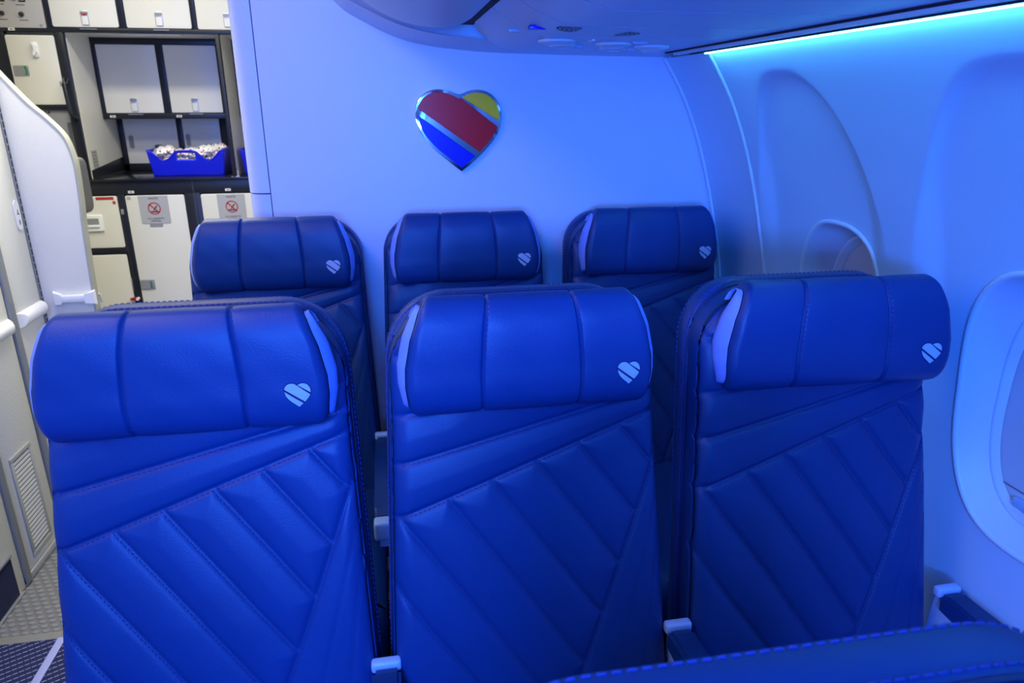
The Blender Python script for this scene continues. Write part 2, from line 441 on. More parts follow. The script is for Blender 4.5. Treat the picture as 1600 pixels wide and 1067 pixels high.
box('gap_shade_strip', .325, .372, -2.0, .82, 1.607, 1.612, 'gap', ob)  # dark-coloured strip painting the shade in the open gap beside the bin

# service panel units above the seats
def psz(x):
    x = np.asarray(x, float)
    return 1.557+.048*np.clip((.50-x)/.13, 0, 1)**2+.0015*np.clip((x-.80)/.08, 0, 1)**2
ps = empty('passenger_service_unit', (.63, .6, 1.557), 'blue-lit overhead panel with speaker grilles, reading lights and air vents', 'service panel')
def psu_panel(name, ya, yb, mt='psu', yend=None):
    xs = np.concatenate([np.linspace(.370, .52, 16), np.linspace(.55, .876, 10)])
    rows = []
    def yb_(x):
        if yend is None: return yb
        t = np.clip((.50-x)/.13, 0, 1); return yb-.13*(1-math.sqrt(max(0, 1-t*t)))
    for f, dz in ((0, .012), (0, .0025), (.004, 0), (.5, 0), (.996, 0), (1, .0025), (1, .014)):
        rows.append([(float(x), ya+(yb_(x)-ya)*f + (.003 if (f == 0 and dz < .01) else 0), float(psz(x))+dz) for x in xs])
    vs, fs = loft(rows, closed=False)
    # left lip
    b = len(vs); nx = len(xs)
    for j in range(len(rows)):
        p = rows[j][0]; vs.append((p[0]-.003, p[1], p[2]+.004)); vs.append((p[0]-.003, p[1], p[2]+.04))
    for j in range(len(rows)-1):
        fs.append((j*nx, (j+1)*nx, b+2*(j+1), b+2*j)); fs.append((b+2*j, b+2*(j+1), b+2*(j+1)+1, b+2*j+1))
    return mesh(name, vs, fs, mt, ps, smooth=True, sharp=50)
psu_panel('service_panel', .502, .895, yend=1)
psu_panel('blank_panel', .302, .499)
psu_panel('blank_panel', .092, .299)
psu_panel('blank_panel', -.40, .089)
psu_panel('blank_panel', -2.0, -.403)
vs = [(.36, -2, 1.62), (.88, -2, 1.58), (.88, .87, 1.58), (.36, .80, 1.62)]
# speaker grilles: concentric arcs of slots
def arc_slots(cx, cy, rs, a0, a1, seg=7):
    bm = bmesh.new()
    for r in rs:
        A = np.linspace(a0, a1, seg)
        for i in range(seg-1):
            q = []
            for (rr, aa) in ((r-.0018, A[i]+.03), (r+.0018, A[i]+.03), (r+.0018, A[i+1]-.03), (r-.0018, A[i+1]-.03)):
                X = cx+rr*math.cos(aa); q.append(bm.verts.new((X, cy+rr*math.sin(aa), float(psz(X))-.0006)))
            bm.faces.new(q)
    return bm
for gx, gy, a0, a1 in ((.505, .36, 100, 260), (.590, .42, -80, 80)):
    g = bmobj('speaker_grille', arc_slots(gx, gy, [.010, .018, .026, .034, .042], math.radians(a0), math.radians(a1)), 'gap', ps); g['kind'] = 'stuff'
def dome(name, cx, cy, r, mt, depth=.010, parent=ps):
    bm = bmesh.new(); n = 22; R = []
    for k, (f, d) in enumerate(((1.0, .0005), (.96, -.004), (.80, -depth*.8), (.55, -depth), (.5, -depth*.6), (.30, -depth*.45))):
        R.append([bm.verts.new((cx+r*f*math.cos(2*math.pi*i/n), cy+r*f*math.sin(2*math.pi*i/n), float(psz(cx))+d)) for i in range(n)])
    for j in range(len(R)-1):
        for i in range(n): bm.faces.new((R[j][i], R[j][(i+1) % n], R[j+1][(i+1) % n], R[j+1][i]))
    bm.faces.new(R[-1]); return bmobj(name, bm, mt, parent, sharp=40)
for cx, cy in ((.515, .58), (.655, .64), (.765, .70)): dome('air_vent', cx, cy, .040, 'ceil', .009)
for cx, cy in ((.555, .69), (.69, .755), (.80, .80)): dome('reading_light', cx, cy, .032, 'ceil', .007)
for cx, cy in ((.425, .56), (.59, .72), (.70, .60), (.755, .79)): box('call_button', cx-.016, cx+.016, cy-.006, cy+.006, float(psz(cx))-.0035, float(psz(cx))+.002, 'amber', ps, r=.0015)
box('indicator', .578, .584, .54, .57, 1.5535, 1.559, 'trimblue', ps, r=.001)
box('warning_sign', .425, .462, .418, .436, float(psz(.445))-.003, float(psz(.445))+.004, 'blue', ps, r=.0005)
# far side of the cabin: plain aisle-side wall and bin so that light stays inside
struct(box('wall_left', -1.16, -1.05, -2.2, 1.14, 0, 2.17, 'lav'))
struct(box('wall_aft', -2.0, 1.3, 3.62, 3.66, 0, 2.2, 'white'))
struct(box('wall_closet', -.149, -.11, 1.10, 2.79, 0, 2.17, 'white'))
struct(box('wall_port', -1.95, -1.9, 1.2, 3.6, 0, 2.2, 'white'))

# ================================================================== LAVATORY WALL ON THE LEFT
XL = -1.033
lf = empty('lavatory_front_panel', (-1.04, .2, 0), 'off-white lavatory wall panel with navy carpet kick strip at far left', 'wall panel')
box('panel', -1.05, XL, -1.6, 1.128, .0, 2.16, 'lav', lf, r=.002)
prism('kick_carpet', [(-1.6, .004), (1.083, .004), (1.083, .142), (-1.6, .142)], YZ, XL-.001, XL+.004, 'kickcarpet', lf)
box('kick_trim', XL-.002, XL+.009, -1.6, 1.086, .140, .150, 'strip', lf, r=.003)
box('kick_base', XL-.002, XL+.012, -1.6, 1.10, .0, .006, 'steel', lf, r=.001)
ld = empty('lavatory_door', (-1.04, 1.38, 0), 'off-white folding lavatory door with louvred vent, white rail and grey strips', 'door')
for a, b in ((1.165, 1.392), (1.436, 1.612)):
    box('door_leaf', -1.052, XL, a, b, .028, 2.10, 'lav', ld, r=.002)
box('door_sill', -1.052, XL+.004, 1.13, 1.63, 0, .026, 'beige', ld, r=.002)
for a, b, nm in ((1.130, 1.160, 'jamb_strip'), (1.396, 1.432, 'fold_strip')):
    box(nm, -1.052, XL+.007, a, b, .004, 2.12, 'strip', ld, r=.003)
# piano hinge strip with knuckles
h = box('hinge_strip', -1.052, XL+.003, 1.614, 1.629, .004, 2.12, 'strip', ld)
bm = bmesh.new()
z = .02
while z < 2.1: bm_box(bm, XL+.002, XL+.0045, 1.6195, 1.6225, z, z+.018, 0); z += .024
k = bmobj('hinge_knuckle', bm, 'gap', ld, smooth=False); k['kind'] = 'stuff'
# louvred vent
fr = bmesh.new()
for a in ((1.205, 1.336, .052, .070), (1.205, 1.336, .388, .404), (1.205, 1.219, .070, .388), (1.322, 1.336, .070, .388)):
    bm_box(fr, XL, XL+.004, a[0], a[1], a[2], a[3], .001)
vf = bmobj('vent_frame', fr, 'beige', ld)
z = .078
while z < .384:
    box('louvre', XL-.001, XL+.0025, 1.219, 1.322, z, z+.009, 'lav', vf, mtx=None); z += .0148
box('vent_back', XL-.0002, XL+.0004, 1.219, 1.322, .070, .388, 'dgrey', vf)
# rails on door
def rail_y(ya, yb, zc, tilt0, tilt1):
    sec = [(0, -.024), (.012, -.021), (.020, -.010), (.021, .004), (.016, .016), (.006, .023), (0, .024)]
    vs = []
    for yy, t in ((ya, tilt0), (yb, -tilt1)):
        for dx, dz in sec: vs.append((XL+dx, yy+t*dx/.021, zc+dz))
    n = len(sec); fs = [(i, i+1, n+i+1, n+i) for i in range(n-1)]+[tuple(range(n))[::-1], tuple(range(n, 2*n))]
    return mesh('door_rail', vs, fs, 'rail', ld, smooth=True, sharp=40)
rail_y(1.17, 1.388, .776, .012, .012); rail_y(1.44, 1.61, .776, .03, .0)
# lock indicator pill
prism('lock_plate', rrect(1.570, 1.604, 1.045, 1.140, .0165, 6), YZ, XL+.0005, XL+.0035, 'rail', ld, r=.001)
prism('lock_mark', [(1.583, 1.095), (1.594, 1.095), (1.594, 1.0985), (1.587, 1.0985), (1.592, 1.110), (1.589, 1.111), (1.583, 1.0985)], YZ, XL+.003, XL+.0040, 'ink', ld)
prism('lock_slot', rrect(1.583, 1.592, 1.062, 1.078, .004, 4), YZ, XL+.003, XL+.0042, 'grey', ld)
# curved face panel
pf = empty('jumpseat_partition', (-.95, 1.65, 0), 'textured pale partition with sloping curved edge and white bump rail', 'partition')
cur = catmull([(-1.10, 1.66), (-1.06, 1.585), (-1.013, 1.515), (-.956, 1.439), (-.91, 1.391), (-.868, 1.335), (-.853, 1.271), (-.851, 1.22), (-.856, 1.12), (-.863, 1.03), (-.873, .76), (-.880, .40), (-.885, .0)], 5)
cl = [tuple(p) for p in cur]
prism('panel', [(-1.031, 0)]+[(-1.031, 1.534)]+[p for p in cl if p[0] > -1.03][::1], XZ, 1.632, 1.655, 'lavface', pf)
def band(name, off0, off1, ya, yb, mt):
    A = np.array(cl); T = np.gradient(A, axis=0); T /= np.linalg.norm(T, axis=1)[:, None]; N = np.stack([-T[:, 1], T[:, 0]], 1)
    N *= np.sign((N[:, 0])+1e-9)[:, None]
    vs = []
    for p, nn in zip(A, N):
        for o_, yy in ((off0, ya), (off1, ya), (off1, yb), (off0, yb)):
            q = p+nn*o_; vs.append((q[0], yy, q[1]))
    n = len(A); fs = [(4*i+k, 4*i+(k+1) % 4, 4*i+4+(k+1) % 4, 4*i+4+k) for i in range(n-1) for k in range(4)]
    fs += [(0, 1, 2, 3), tuple(4*n-4+k for k in (3, 2, 1, 0))]
    return mesh(name, vs, fs, mt, pf, smooth=True, sharp=40)
band('edge_trim', -.0015, .004, 1.628, 1.664, 'beige')
band('trim_line', -.004, -.0015, 1.6315, 1.634, 'strip')
bm = bmesh.new()
bm_box(bm, -.975, -.885, 1.612, 1.632, .786, .812, .005)
bmobj('bump_rail', bm, 'rail', pf)
for s, x0, x1 in ((1, -.998, -.968), (-1, -.863, -.893)):
    vs = [(x0, 1.632, .772), (x0, 1.632, .826), (x0+s*.004, 1.620, .820), (x0+s*.004, 1.620, .778), (x1, 1.608, .783), (x1, 1.608, .815), (x1, 1.632, .812), (x1, 1.632, .786)]
    mesh('rail_end', vs, [(0, 1, 2, 3), (3, 2, 5, 4), (4, 5, 6, 7), (1, 6, 5, 2), (0, 3, 4, 7), (0, 7, 6, 1)], 'rail', pf)
js = tag(prism('folded_jumpseat', rrect(1.69, 1.785, 1.075, 1.262, .03, 4), YZ, -.868, -1.00, 'dgrey', r=.012, seg=3), 'dark grey cushion edge of the crew jumpseat behind the partition', 'jumpseat')
tube('edge_latch', [(-.875, 1.662, .80), (-.866, 1.667, .80), (-.863, 1.667, .796), (-.863, 1.667, .770)], .004, 'beige', pf)

# ================================================================== GALLEY
GY = 2.8
gf = empty('galley_rack', (-1.0, 3.0, 0), 'black metal frame that holds the galley cabinets', 'frame')
def fb(x0, x1, z0, z1, y0=GY, y1=GY+.03): box('frame_bar', x0, x1, y0, y1, z0, z1, 'black', gf, r=.0015)
fb(-1.62, -.15, 1.742, 1.760, GY-.002)                 # under the upper lockers
for x0, x1 in ((-1.305, -1.284), (-.999, -.974), (-.686, -.668), (-.392, -.372)): fb(x0, x1, 1.758, 2.17)
fb(-1.282, -1.247, 1.09, 1.745); fb(-1.54, -1.488, 1.09, 1.745); fb(-1.49, -1.28, 1.410, 1.428)
fb(-.594, -.578, 1.09, 1.745)                          # partition front edge
fb(-1.62, -.15, 1.015, 1.078, GY, GY+.03)                # fascia below the worktop
for x0, x1 in ((-1.140, -1.108), (-.831, -.760)): fb(x0, x1, 0, 1.018)
fb(-1.40, -1.138, .727, .754); fb(-1.62, -1.36, 0, 1.018, GY, GY+.03); fb(-.452, -.15, 0, 1.018)
fb(-1.40, -.15, 0, .08, GY+.01)
box('frame_seam', -.789, -.787, GY-.0006, GY+.001, .06, 1.078, 'dgrey', gf)

def locker(label, x0, x1, z0, z1, group=None, y=GY, mt='white', r=.008, depth=.018):
    t = empty('galley_locker', ((x0+x1)/2, y+.05, z0), label, 'locker', group)
    prism('door', rrect(x0+.0025, x1-.0025, z0+.0025, z1-.0025, r), XZ, y-.003, y+depth, mt, t, r=.0015)
    prism('door_edge', rrect(x0-.0006, x1+.0006, z0-.0006, z1+.0006, r), XZ, y+.002, y+depth+.01, 'gap', t)
    return t
def vlatch(t, cx, z0, z1, y=GY, red=False, w=.016):
    l = prism('latch', rrect(cx-w, cx+w, z0, z1, .006), XZ, y-.006, y+.001, 'steel', t, r=.001)
    prism('latch_flap', rrect(cx-w+.003, cx+w-.003, z0+.003, z0+(z1-z0)*.62, .002), XZ, y-.0085, y-.005, 'tagw', l, r=.001)
    if red: prism('red_mark', [(cx-w+.003, z0+(z1-z0)*.74), (cx-w+.003, z0+(z1-z0)*.80), (cx+w-.003, z0+(z1-z0)*.80), (cx+w-.003, z0+(z1-z0)*.74), (cx, z0+(z1-z0)*.66)], XZ, y-.0078, y-.005, 'redpl', l)
    prism('latch_hood', rrect(cx-w, cx+w, z1-.016, z1-.004, .005), XZ, y-.0075, y-.005, 'strip', l)
t = locker('white upper galley locker with a red marked latch, next to the control panel', -1.282, -1.001, 1.761, 2.15, 'upper galley lockers'); vlatch(t, -1.140, 1.770, 1.832, red=True)
box('hinge_lip', -1.168, -1.098, GY-.006, GY+.001, 1.7545, 1.7575, 'steel', t)
t = locker('middle white upper galley locker with a plain grey latch', -.972, -.688, 1.761, 2.15, 'upper galley lockers'); vlatch(t, -.827, 1.771, 1.833)
box('hinge_lip', -.858, -.790, GY-.006, GY+.001, 1.7545, 1.7575, 'steel', t)
t = locker('upper galley locker partly hidden by the blue bulkhead edge', -.666, -.394, 1.759, 2.15, 'upper galley lockers'); vlatch(t, -.53, 1.771, 1.833)
# control panel
cp = empty('galley_control_panel', (-1.45, GY, 1.75), 'grey galley switch panel with black knobs and white switches, top left corner', 'control panel')
prism('face_plate', rrect(-1.62, -1.307, 1.757, 2.15, .004), XZ, GY-.004, GY+.02, 'cgrey', cp, r=.001)
for kx, kz in ((-1.475, 1.815), (-1.397, 1.812), (-1.497, 1.880), (-1.414, 1.878)):
    kb = tube('knob', [(kx, GY-.018, kz), (kx, GY-.003, kz)], .0075, 'ink', cp, n=14)
    tube('knob_collar', [(kx, GY-.006, kz), (kx, GY-.003, kz)], .011, 'dgrey', kb, n=16)
for kx in (-1.468, -1.384):
    s = box('switch_bezel', kx-.014, kx+.014, GY-.007, GY-.003, 1.862, 1.915, 'ink', cp, r=.001)
    box('switch_rocker', kx-.009, kx+.009, GY-.012, GY-.006, 1.868, 1.912, 'tagw', s, r=.001)
for tx, tz in ((-1.475, 1.790), (-1.392, 1.788), (-1.478, 1.852), (-1.395, 1.850)):
    mark('printed_line', .036, .003, (tx, GY-.0042, tz), 'ink', cp)
for tx in (-1.444, -1.362):
    mark('printed_line', .010, .003, (tx, GY-.0042, 1.892), 'ink', cp); mark('printed_line', .012, .003, (tx, GY-.0042, 1.877), 'ink', cp)
tube('fastener', [(-1.325, GY-.006, 1.768), (-1.325, GY-.003, 1.768)], .006, 'steel', cp, n=12)

# left cabinet with handset bracket
t = locker('white square locker with a side latch and a small coat hook', -1.488, -1.283, 1.429, 1.730)
l = prism('latch', rrect(-1.478, -1.414, 1.556, 1.600, .005), XZ, GY-.006, GY+.001, 'steel', t, r=.001)
prism('latch_flap', rrect(-1.474, -1.436, 1.559, 1.597, .002), XZ, GY-.0085, GY-.005, 'grey', l)
prism('green_mark', [(-1.432, 1.597), (-1.423, 1.597), (-1.4205, 1.578), (-1.423, 1.559), (-1.430, 1.559), (-1.427, 1.578)], XZ, GY-.008, GY-.005, 'green', l)
hk = prism('coat_hook', rrect(-1.382, -1.358, 1.634, 1.700, .010, 5), XZ, GY-.010, GY-.002, 'rail', t, r=.002)
prism('hook_arm', [(-1.374, 1.694), (-1.360, 1.682), (-1.360, 1.655), (-1.372, 1.640), (-1.378, 1.65), (-1.370, 1.660), (-1.370, 1.680)], XZ, GY-.026, GY-.009, 'rail', hk)
kp = box('keeper_plate', -1.296, -1.276, GY-.006, GY+.001, 1.512, 1.534, 'steel', t, r=.001)
tube('keeper_pin', [(-1.284, GY-.010, 1.523), (-1.262, GY-.012, 1.527), (-1.256, GY-.010, 1.545)], .0035, 'steel', kp)
tg = box('number_tag', -1.464, -1.438, GY-.004, GY-.001, 1.7455, 1.7565, 'tagw', gf); mark('printed_line', .014, .0035, (-1.451, GY-.0043, 1.751), 'ink', tg)
for x_, z_, s_ in ((-1.074, 1.027, '401'), (-.624, 1.029, '403'), (-1.195, 1.374, '410'), (-.877, 1.374, '411')):
    yy = GY if z_ < 1.1 else 3.098
    tg = box('number_tag', x_-.013, x_+.013, yy-.004, yy+.001, z_-.0055, z_+.0055, 'tagw', gf); mark('printed_line', .014, .0035, (x_, yy-.0043, z_), 'ink', tg)
# grab handle on the black post
bm = bmesh.new(); bm_tube(bm, [(-1.264, GY-.001, 1.548), (-1.264, GY-.030, 1.54), (-1.267, GY-.040, 1.52), (-1.262, GY-.040, 1.40), (-1.258, GY-.030, 1.375), (-1.256, GY-.001, 1.368)], .009, 10)
tag(bmobj('grab_handle', bm, 'black', sharp=60), 'black vertical grab handle on the galley post beside the square locker', 'handle')
# grey panel under the square locker
t = empty('galley_side_panel', (-1.4, GY+.05, 1.09), 'grey panel with dark placard below the square locker', 'panel')
box('panel', -1.49, -1.388, GY+.012, GY+.03, 1.095, 1.409, 'grey', t, r=.001); box('panel', -1.385, -1.283, GY+.012, GY+.03, 1.095, 1.409, 'grey', t, r=.001)
p_ = box('placard', -1.302, -1.284, GY+.006, GY+.012, 1.17, 1.352, 'dgrey', t)
for sx_ in (-1.373, -1.40):
    tube('screw', [(sx_, GY+.008, 1.398), (sx_, GY+.013, 1.398)], .004, 'ink', t, n=8)
tube('screw', [(-1.36, GY+.008, 1.20), (-1.36, GY+.013, 1.20)], .004, 'ink', t, n=8)

# niche (work area recess)
nz = empty('galley_niche', (-.9, 3.0, 1.09), 'recessed galley work area with pale side walls and dark corner guard', 'niche')
box('side_wall', -1.2475, -1.244, GY+.028, 3.42, 1.09, 1.745, 'nichewall', nz)
box('side_wall', -.592, -.580, GY+.02, 3.42, 1.09, 1.745, 'nichewall', nz)
box('side_wall', -.17, -.152, GY+.02, 3.42, 1.09, 1.745, 'nichewall', nz)
box('top_wall', -1.25, -.152, GY+.028, 3.42, 1.745, 1.75, 'nichewall', nz)
box('back_wall', -1.25, -.152, 3.42, 3.43, 1.08, 1.75, 'nichewall', nz)
box('light_cover', -1.02, -.76, GY+.07, GY+.12, 1.738, 1.745, 'tagw', nz, r=.002)
prism('corner_guard', [(2.83, 1.092), (3.38, 1.092), (3.38, 1.17), (2.83, 1.13)], YZ, -1.2438, -1.240, 'black', nz)
pc = box('wall_placard', -1.2438, -1.2425, 2.86, 2.93, 1.12, 1.22, 'placard', nz)
for k in range(6): box('printed_line', -1.2427, -1.2420, 2.868, 2.922, 1.132+k*.015, 1.138+k*.015, 'grey', pc)
tube('shelf_bracket', [(-.572, GY+.02, 1.090), (-.572, GY+.02, 1.120)], .006, 'steel', nz); box('bracket_foot', -.60, -.560, GY+.0, GY+.03, 1.0895, 1.094, 'steel', nz, r=.001)
# upper block in the niche
YU = 3.10
for a in ((-1.2435, -.594, 1.716, 1.744), (-1.2435, -.594, 1.361, 1.388), (-1.2435, -1.224, 1.388, 1.716), (-.945, -.912, 1.388, 1.716), (-.655, -.594, 1.388, 1.716)):
    box('frame_bar', a[0], a[1], YU, YU+.03, a[2], a[3], 'black', gf, r=.001)
box('frame_shelf', -1.2435, -.594, YU+.02, 3.40, 1.362, 1.372, 'grey', gf)
box('frame_bar', -.578, -.30, YU, YU+.03, 1.361, 1.744, 'black', gf, r=.001)
t = locker('left pale compartment door in the upper part of the niche', -1.224, -.945, 1.388, 1.716, 'niche compartments', y=YU, r=.004); vlatch(t, -1.085, 1.395, 1.463, y=YU)
box('hinge_lip', -1.12, -1.05, YU-.006, YU+.001, 1.382, 1.3855, 'steel', t)
t = locker('right pale compartment door in the upper part of the niche', -.912, -.657, 1.389, 1.716, 'niche compartments', y=YU, r=.004); vlatch(t, -.792, 1.396, 1.464, y=YU)
box('hinge_lip', -.825, -.76, YU-.006, YU+.001, 1.383, 1.3865, 'steel', t)
# lower block
YLo = 3.28
for a in ((-1.2435, -1.215, 1.09, 1.362), (-.945, -.918, 1.09, 1.362), (-.72, -.594, 1.09, 1.362), (-1.2435, -.594, 1.09, 1.125)):
    box('frame_bar', a[0], a[1], YLo, YLo+.03, a[2], a[3], 'black', gf, r=.001)
t = locker('left sliding panel behind the blue basket with an oval finger hole', -1.215, -.945, 1.125, 1.362, 'sliding niche panels', y=YLo, r=.004)
prism('finger_hole', rrect(-1.196, -1.172, 1.205, 1.275, .0115, 5), XZ, YLo-.004, YLo-.002, 'grey', t)
prism('latch', rrect(-1.07, -1.03, 1.20, 1.225, .01, 5), XZ, YLo-.008, YLo-.002, 'dgrey', t)
t = locker('right sliding panel behind the blue basket with an oval finger hole', -.918, -.722, 1.125, 1.362, 'sliding niche panels', y=YLo, r=.004)
prism('finger_hole', rrect(-.905, -.883, 1.215, 1.28, .0105, 5), XZ, YLo-.004, YLo-.002, 'grey', t)
# worktop
wt = tag(box('worktop', -1.62, -.15, GY-.012, 3.42, 1.078, 1.0895, 'blackgl', r=.002), 'glossy black galley worktop under the blue basket', 'worktop')
# lower compartments
t = locker('small white waste door with a framed white pull handle', -1.36, -1.141, .755, 1.012)
hf = prism('handle', rrect(-1.30, -1.224, .842, .921, .005), XZ, GY-.012, GY-.002, 'rail', t, r=.002)
prism('handle_recess', rrect(-1.292, -1.240, .862, .905, .003), XZ, GY-.0125, GY-.011, 'grey', hf); prism('pull_lip', rrect(-1.292, -1.240, .862, .874, .003), XZ, GY-.017, GY-.011, 'rail', hf, r=.001)
box('red_label', -1.238, -1.158, GY-.0045, GY-.002, .993, 1.006, 'redink', t); box('red_label', -1.165, -1.152, GY-.0045, GY-.002, .972, .986, 'redink', t)
locker('plain pale lower door under the small waste door', -1.36, -1.143, .09, .724)
def bintag(t, cx, zt, zb, w, wt_):
    pl_ = prism('placard', [(cx-w, zt), (cx+w, zt), (cx+w, zb+.004), (cx+w-.004, zb), (cx-w+.004, zb), (cx-w, zb+.004)][::-1], XZ, GY-.005, GY-.0025, 'placard', t)
    zc = zb+(zt-zb)*.545; r = .030
    text('lettering', 'WASTE', .014, (cx, GY-.0053, zt-.013), 'ink', pl_)
    text('lettering', 'NO CIGARETTE', .0105, (cx, GY-.0053, zb+.024), 'ink', pl_); text('lettering', 'DISPOSAL', .0105, (cx, GY-.0053, zb+.012), 'ink', pl_)
    bm = bmesh.new(); n = 32
    for r0, r1 in ((r-.0055, r),):
        A = [bm.verts.new((cx+r0*math.cos(2*math.pi*i/n), GY-.0056, zc+r0*math.sin(2*math.pi*i/n))) for i in range(n)]
        B = [bm.verts.new((cx+r1*math.cos(2*math.pi*i/n), GY-.0056, zc+r1*math.sin(2*math.pi*i/n))) for i in range(n)]
        for i in range(n): bm.faces.new((A[i], B[i], B[(i+1) % n], A[(i+1) % n]))
    q = r*.707; d = .0022
    bm.faces.new([bm.verts.new((x, GY-.0056, z)) for x, z in ((cx-q-d, zc+q-d), (cx-q+d, zc+q+d), (cx+q+d, zc-q+d), (cx+q-d, zc-q-d))])
    bmobj('prohibition_ring', bm, 'redink', pl_, smooth=False)
    prism('cigarette', [(cx-.006, zc-.008), (cx-.002, zc-.011), (cx+.016, zc+.012), (cx+.012, zc+.015)], XZ, GY-.0054, GY-.0051, 'ink', pl_)
    prism('ashtray', [(cx-.019, zc-.013), (cx+.017, zc-.013), (cx+.013, zc-.019), (cx-.015, zc-.019)], XZ, GY-.0054, GY-.0051, 'ink', pl_)
    return pl_
t = locker('tall white waste cart door with grey no-cigarette placard and side latch', -1.108, -.832, .09, 1.012, 'waste cart doors')
bintag(t, -.9795, 1.007, .872, .068, 0)
prism('tab_label', rrect(-1.012, -.952, .856, .871, .002), XZ, GY-.005, GY-.0025, 'grey', t)
l = prism('latch', rrect(-1.104, -1.035, .538, .589, .006), XZ, GY-.006, GY+.001, 'steel', t, r=.001)
prism('latch_flap', rrect(-1.100, -1.058, .542, .585, .002), XZ, GY-.0085, GY-.005, 'grey', l); prism('green_mark', rrect(-1.055, -1.049, .545, .582, .002), XZ, GY-.008, GY-.005, 'green', l)
box('corner_label', -1.098, -1.081, GY-.0045, GY-.002, .992, 1.006, 'placard', t)
t = locker('second waste cart door with placard, beside the bulkhead edge', -.759, -.455, .09, 1.012, 'waste cart doors')
bintag(t, -.615, 1.007, .872, .066, 0)
def quarter_turn(x, z, ang, label):
    t = empty('quarter_turn_latch', (x, GY-.01, z), label, 'latch')
    tube('pin', [(x, GY-.020, z), (x, GY, z)], .0075, 'rail', t, n=12)
    c_, s_ = math.cos(ang), math.sin(ang)
    f = lambda a, b, d: (x+a*c_-b*s_, d, z+a*s_+b*c_)
    prism('lever', [(0, -.008), (.018, -.009), (.036, -.004), (.036, .004), (.018, .009), (0, .008)], f, GY-.014, GY-.006, 'redpl', t, r=.001)
quarter_turn(-1.268, 1.018, math.radians(-78), 'red turning latch with silver pin at the top of the waste door')
quarter_turn(-1.126, .493, math.radians(180), 'red turning latch with silver pin beside the tall waste door')
box('frame_catch', -1.134, -1.122, GY-.006, GY+.001, .92, .945, 'steel', gf, r=.001)
box('hinge_rod', -1.1465, -1.1405, GY-.004, GY+.001, .53, .60, 'steel', gf, r=.001)

# blue baskets
def basket(x0, x1, yf, zb, label, full):
    t = empty('snack_basket', ((x0+x1)/2, yf+.1, zb), label, 'basket', 'blue plastic baskets on the worktop')
    W = x1-x0; H = .125; D = .21; fl = .018
    def top(u):   # rim height along the long side, u in 0..1
        pts = [(0, 1), (.05, .96), (.14, .66), (.2, .60), (.27, .68), (.36, .94), (.42, .985), (.58, .985), (.64, .94), (.73, .68), (.80, .60), (.86, .66), (.95, .96), (1, 1)]
        return np.interp(u, [p[0] for p in pts], [p[1] for p in pts])
    bm = bmesh.new()
    for side in (0, 1):
        n = 40; rows = 12; yy = yf if side == 0 else yf+D
        sgn = -1 if side == 0 else 1
        V = [[None]*(rows+1) for _ in range(n+1)]
        for i in range(n+1):
            u = i/n; ht = H*top(u)
            for k in range(rows+1):
                f = k/rows; zz = ht*f
                xx = x0+W*u; k2 = zz/H
                X = (x0+x1)/2+(xx-(x0+x1)/2)*(.93+.07*k2)
                V[i][k] = bm.verts.new((X, yy+sgn*fl*(k2-1)*1.0+ (0), zb+zz))
        for i in range(n):
            for k in range(rows):
                u = (i+.5)/n; zz = (k+.5)/rows
                if .365 < u < .635 and .66 < zz < .88 : continue
                bm.faces.new((V[i][k], V[i+1][k], V[i+1][k+1], V[i][k+1]))
    for s, xx in ((-1, x0), (1, x1)):
        xb = (x0+x1)/2+(xx-(x0+x1)/2)*.93
        vs = [bm.verts.new(p) for p in ((xb, yf+fl, zb), (xb, yf+D-fl, zb), (xx, yf+D, zb+H), (xx, yf, zb+H))]; bm.faces.new(vs)
    xb0 = (x0+x1)/2-W/2*.93; xb1 = (x0+x1)/2+W/2*.93
    bm.faces.new([bm.verts.new(p) for p in ((xb0, yf+fl, zb+.002), (xb1, yf+fl, zb+.002), (xb1, yf+D-fl, zb+.002), (xb0, yf+D-fl, zb+.002))])
    bmesh.ops.remove_doubles(bm, verts=bm.verts, dist=.0005)
    o = bmobj('basket_body', bm, 'pblue', t, sharp=30)
    md = o.modifiers.new('thickness', 'SOLIDIFY'); md.thickness = .004; md.offset = 0
    # rim roll
    bm = bmesh.new()
    for yy in (yf, yf+D):
        path = []
        for i in range(49):
            u = i/48; zz = H*float(top(u)); k2 = zz/H
            X = (x0+x1)/2+(x0+W*u-(x0+x1)/2)*(.93+.07*k2)
            path.append((X, yy+(-1 if yy == yf else 1)*fl*(k2-1), zb+zz))
        bm_tube(bm, path, .0042, 6)
    for xx in (x0, x1): bm_tube(bm, [(xx, yf, zb+H), (xx, yf+D, zb+H)], .0042, 6)
    bmobj('rim', bm, 'pblue', t, sharp=60)
    return t
basket(-1.000, -.640, 2.885, 1.0905, 'bright blue plastic basket full of white snack packets on the worktop', 1)
basket(-.562, -.20, 2.885, 1.0905, 'second blue basket, just a corner showing beside the bulkhead edge', 0)
# snack packets
def packet_mat():
    mm = mat('snack_packet_film', (.80, .80, .80), .3)
    nt = mm.node_tree; b = nt.nodes['Principled BSDF']; tc = [n for n in nt.nodes if n.type == 'TEX_COORD'][0]
    v = nt.nodes.new('ShaderNodeTexVoronoi'); v.inputs['Scale'].default_value = 110; nt.links.new(tc.outputs['Object'], v.inputs['Vector'])
    cr = nt.nodes.new('ShaderNodeValToRGB'); cr.color_ramp.interpolation = 'CONSTANT'
    cr.color_ramp.elements[0].color = (.80, .80, .80, 1); cr.color_ramp.elements[1].position = .74; cr.color_ramp.elements[1].color = (.55, .05, .03, 1)
    e = cr.color_ramp.elements.new(.80); e.color = (.03, .03, .05, 1); e = cr.color_ramp.elements.new(.85); e.color = (.8, .8, .8, 1)
    nt.links.new(v.outputs['Color'], cr.inputs['Fac']); nt.links.new(cr.outputs['Color'], b.inputs['Base Color']); return mm
M['packet'] = packet_mat()
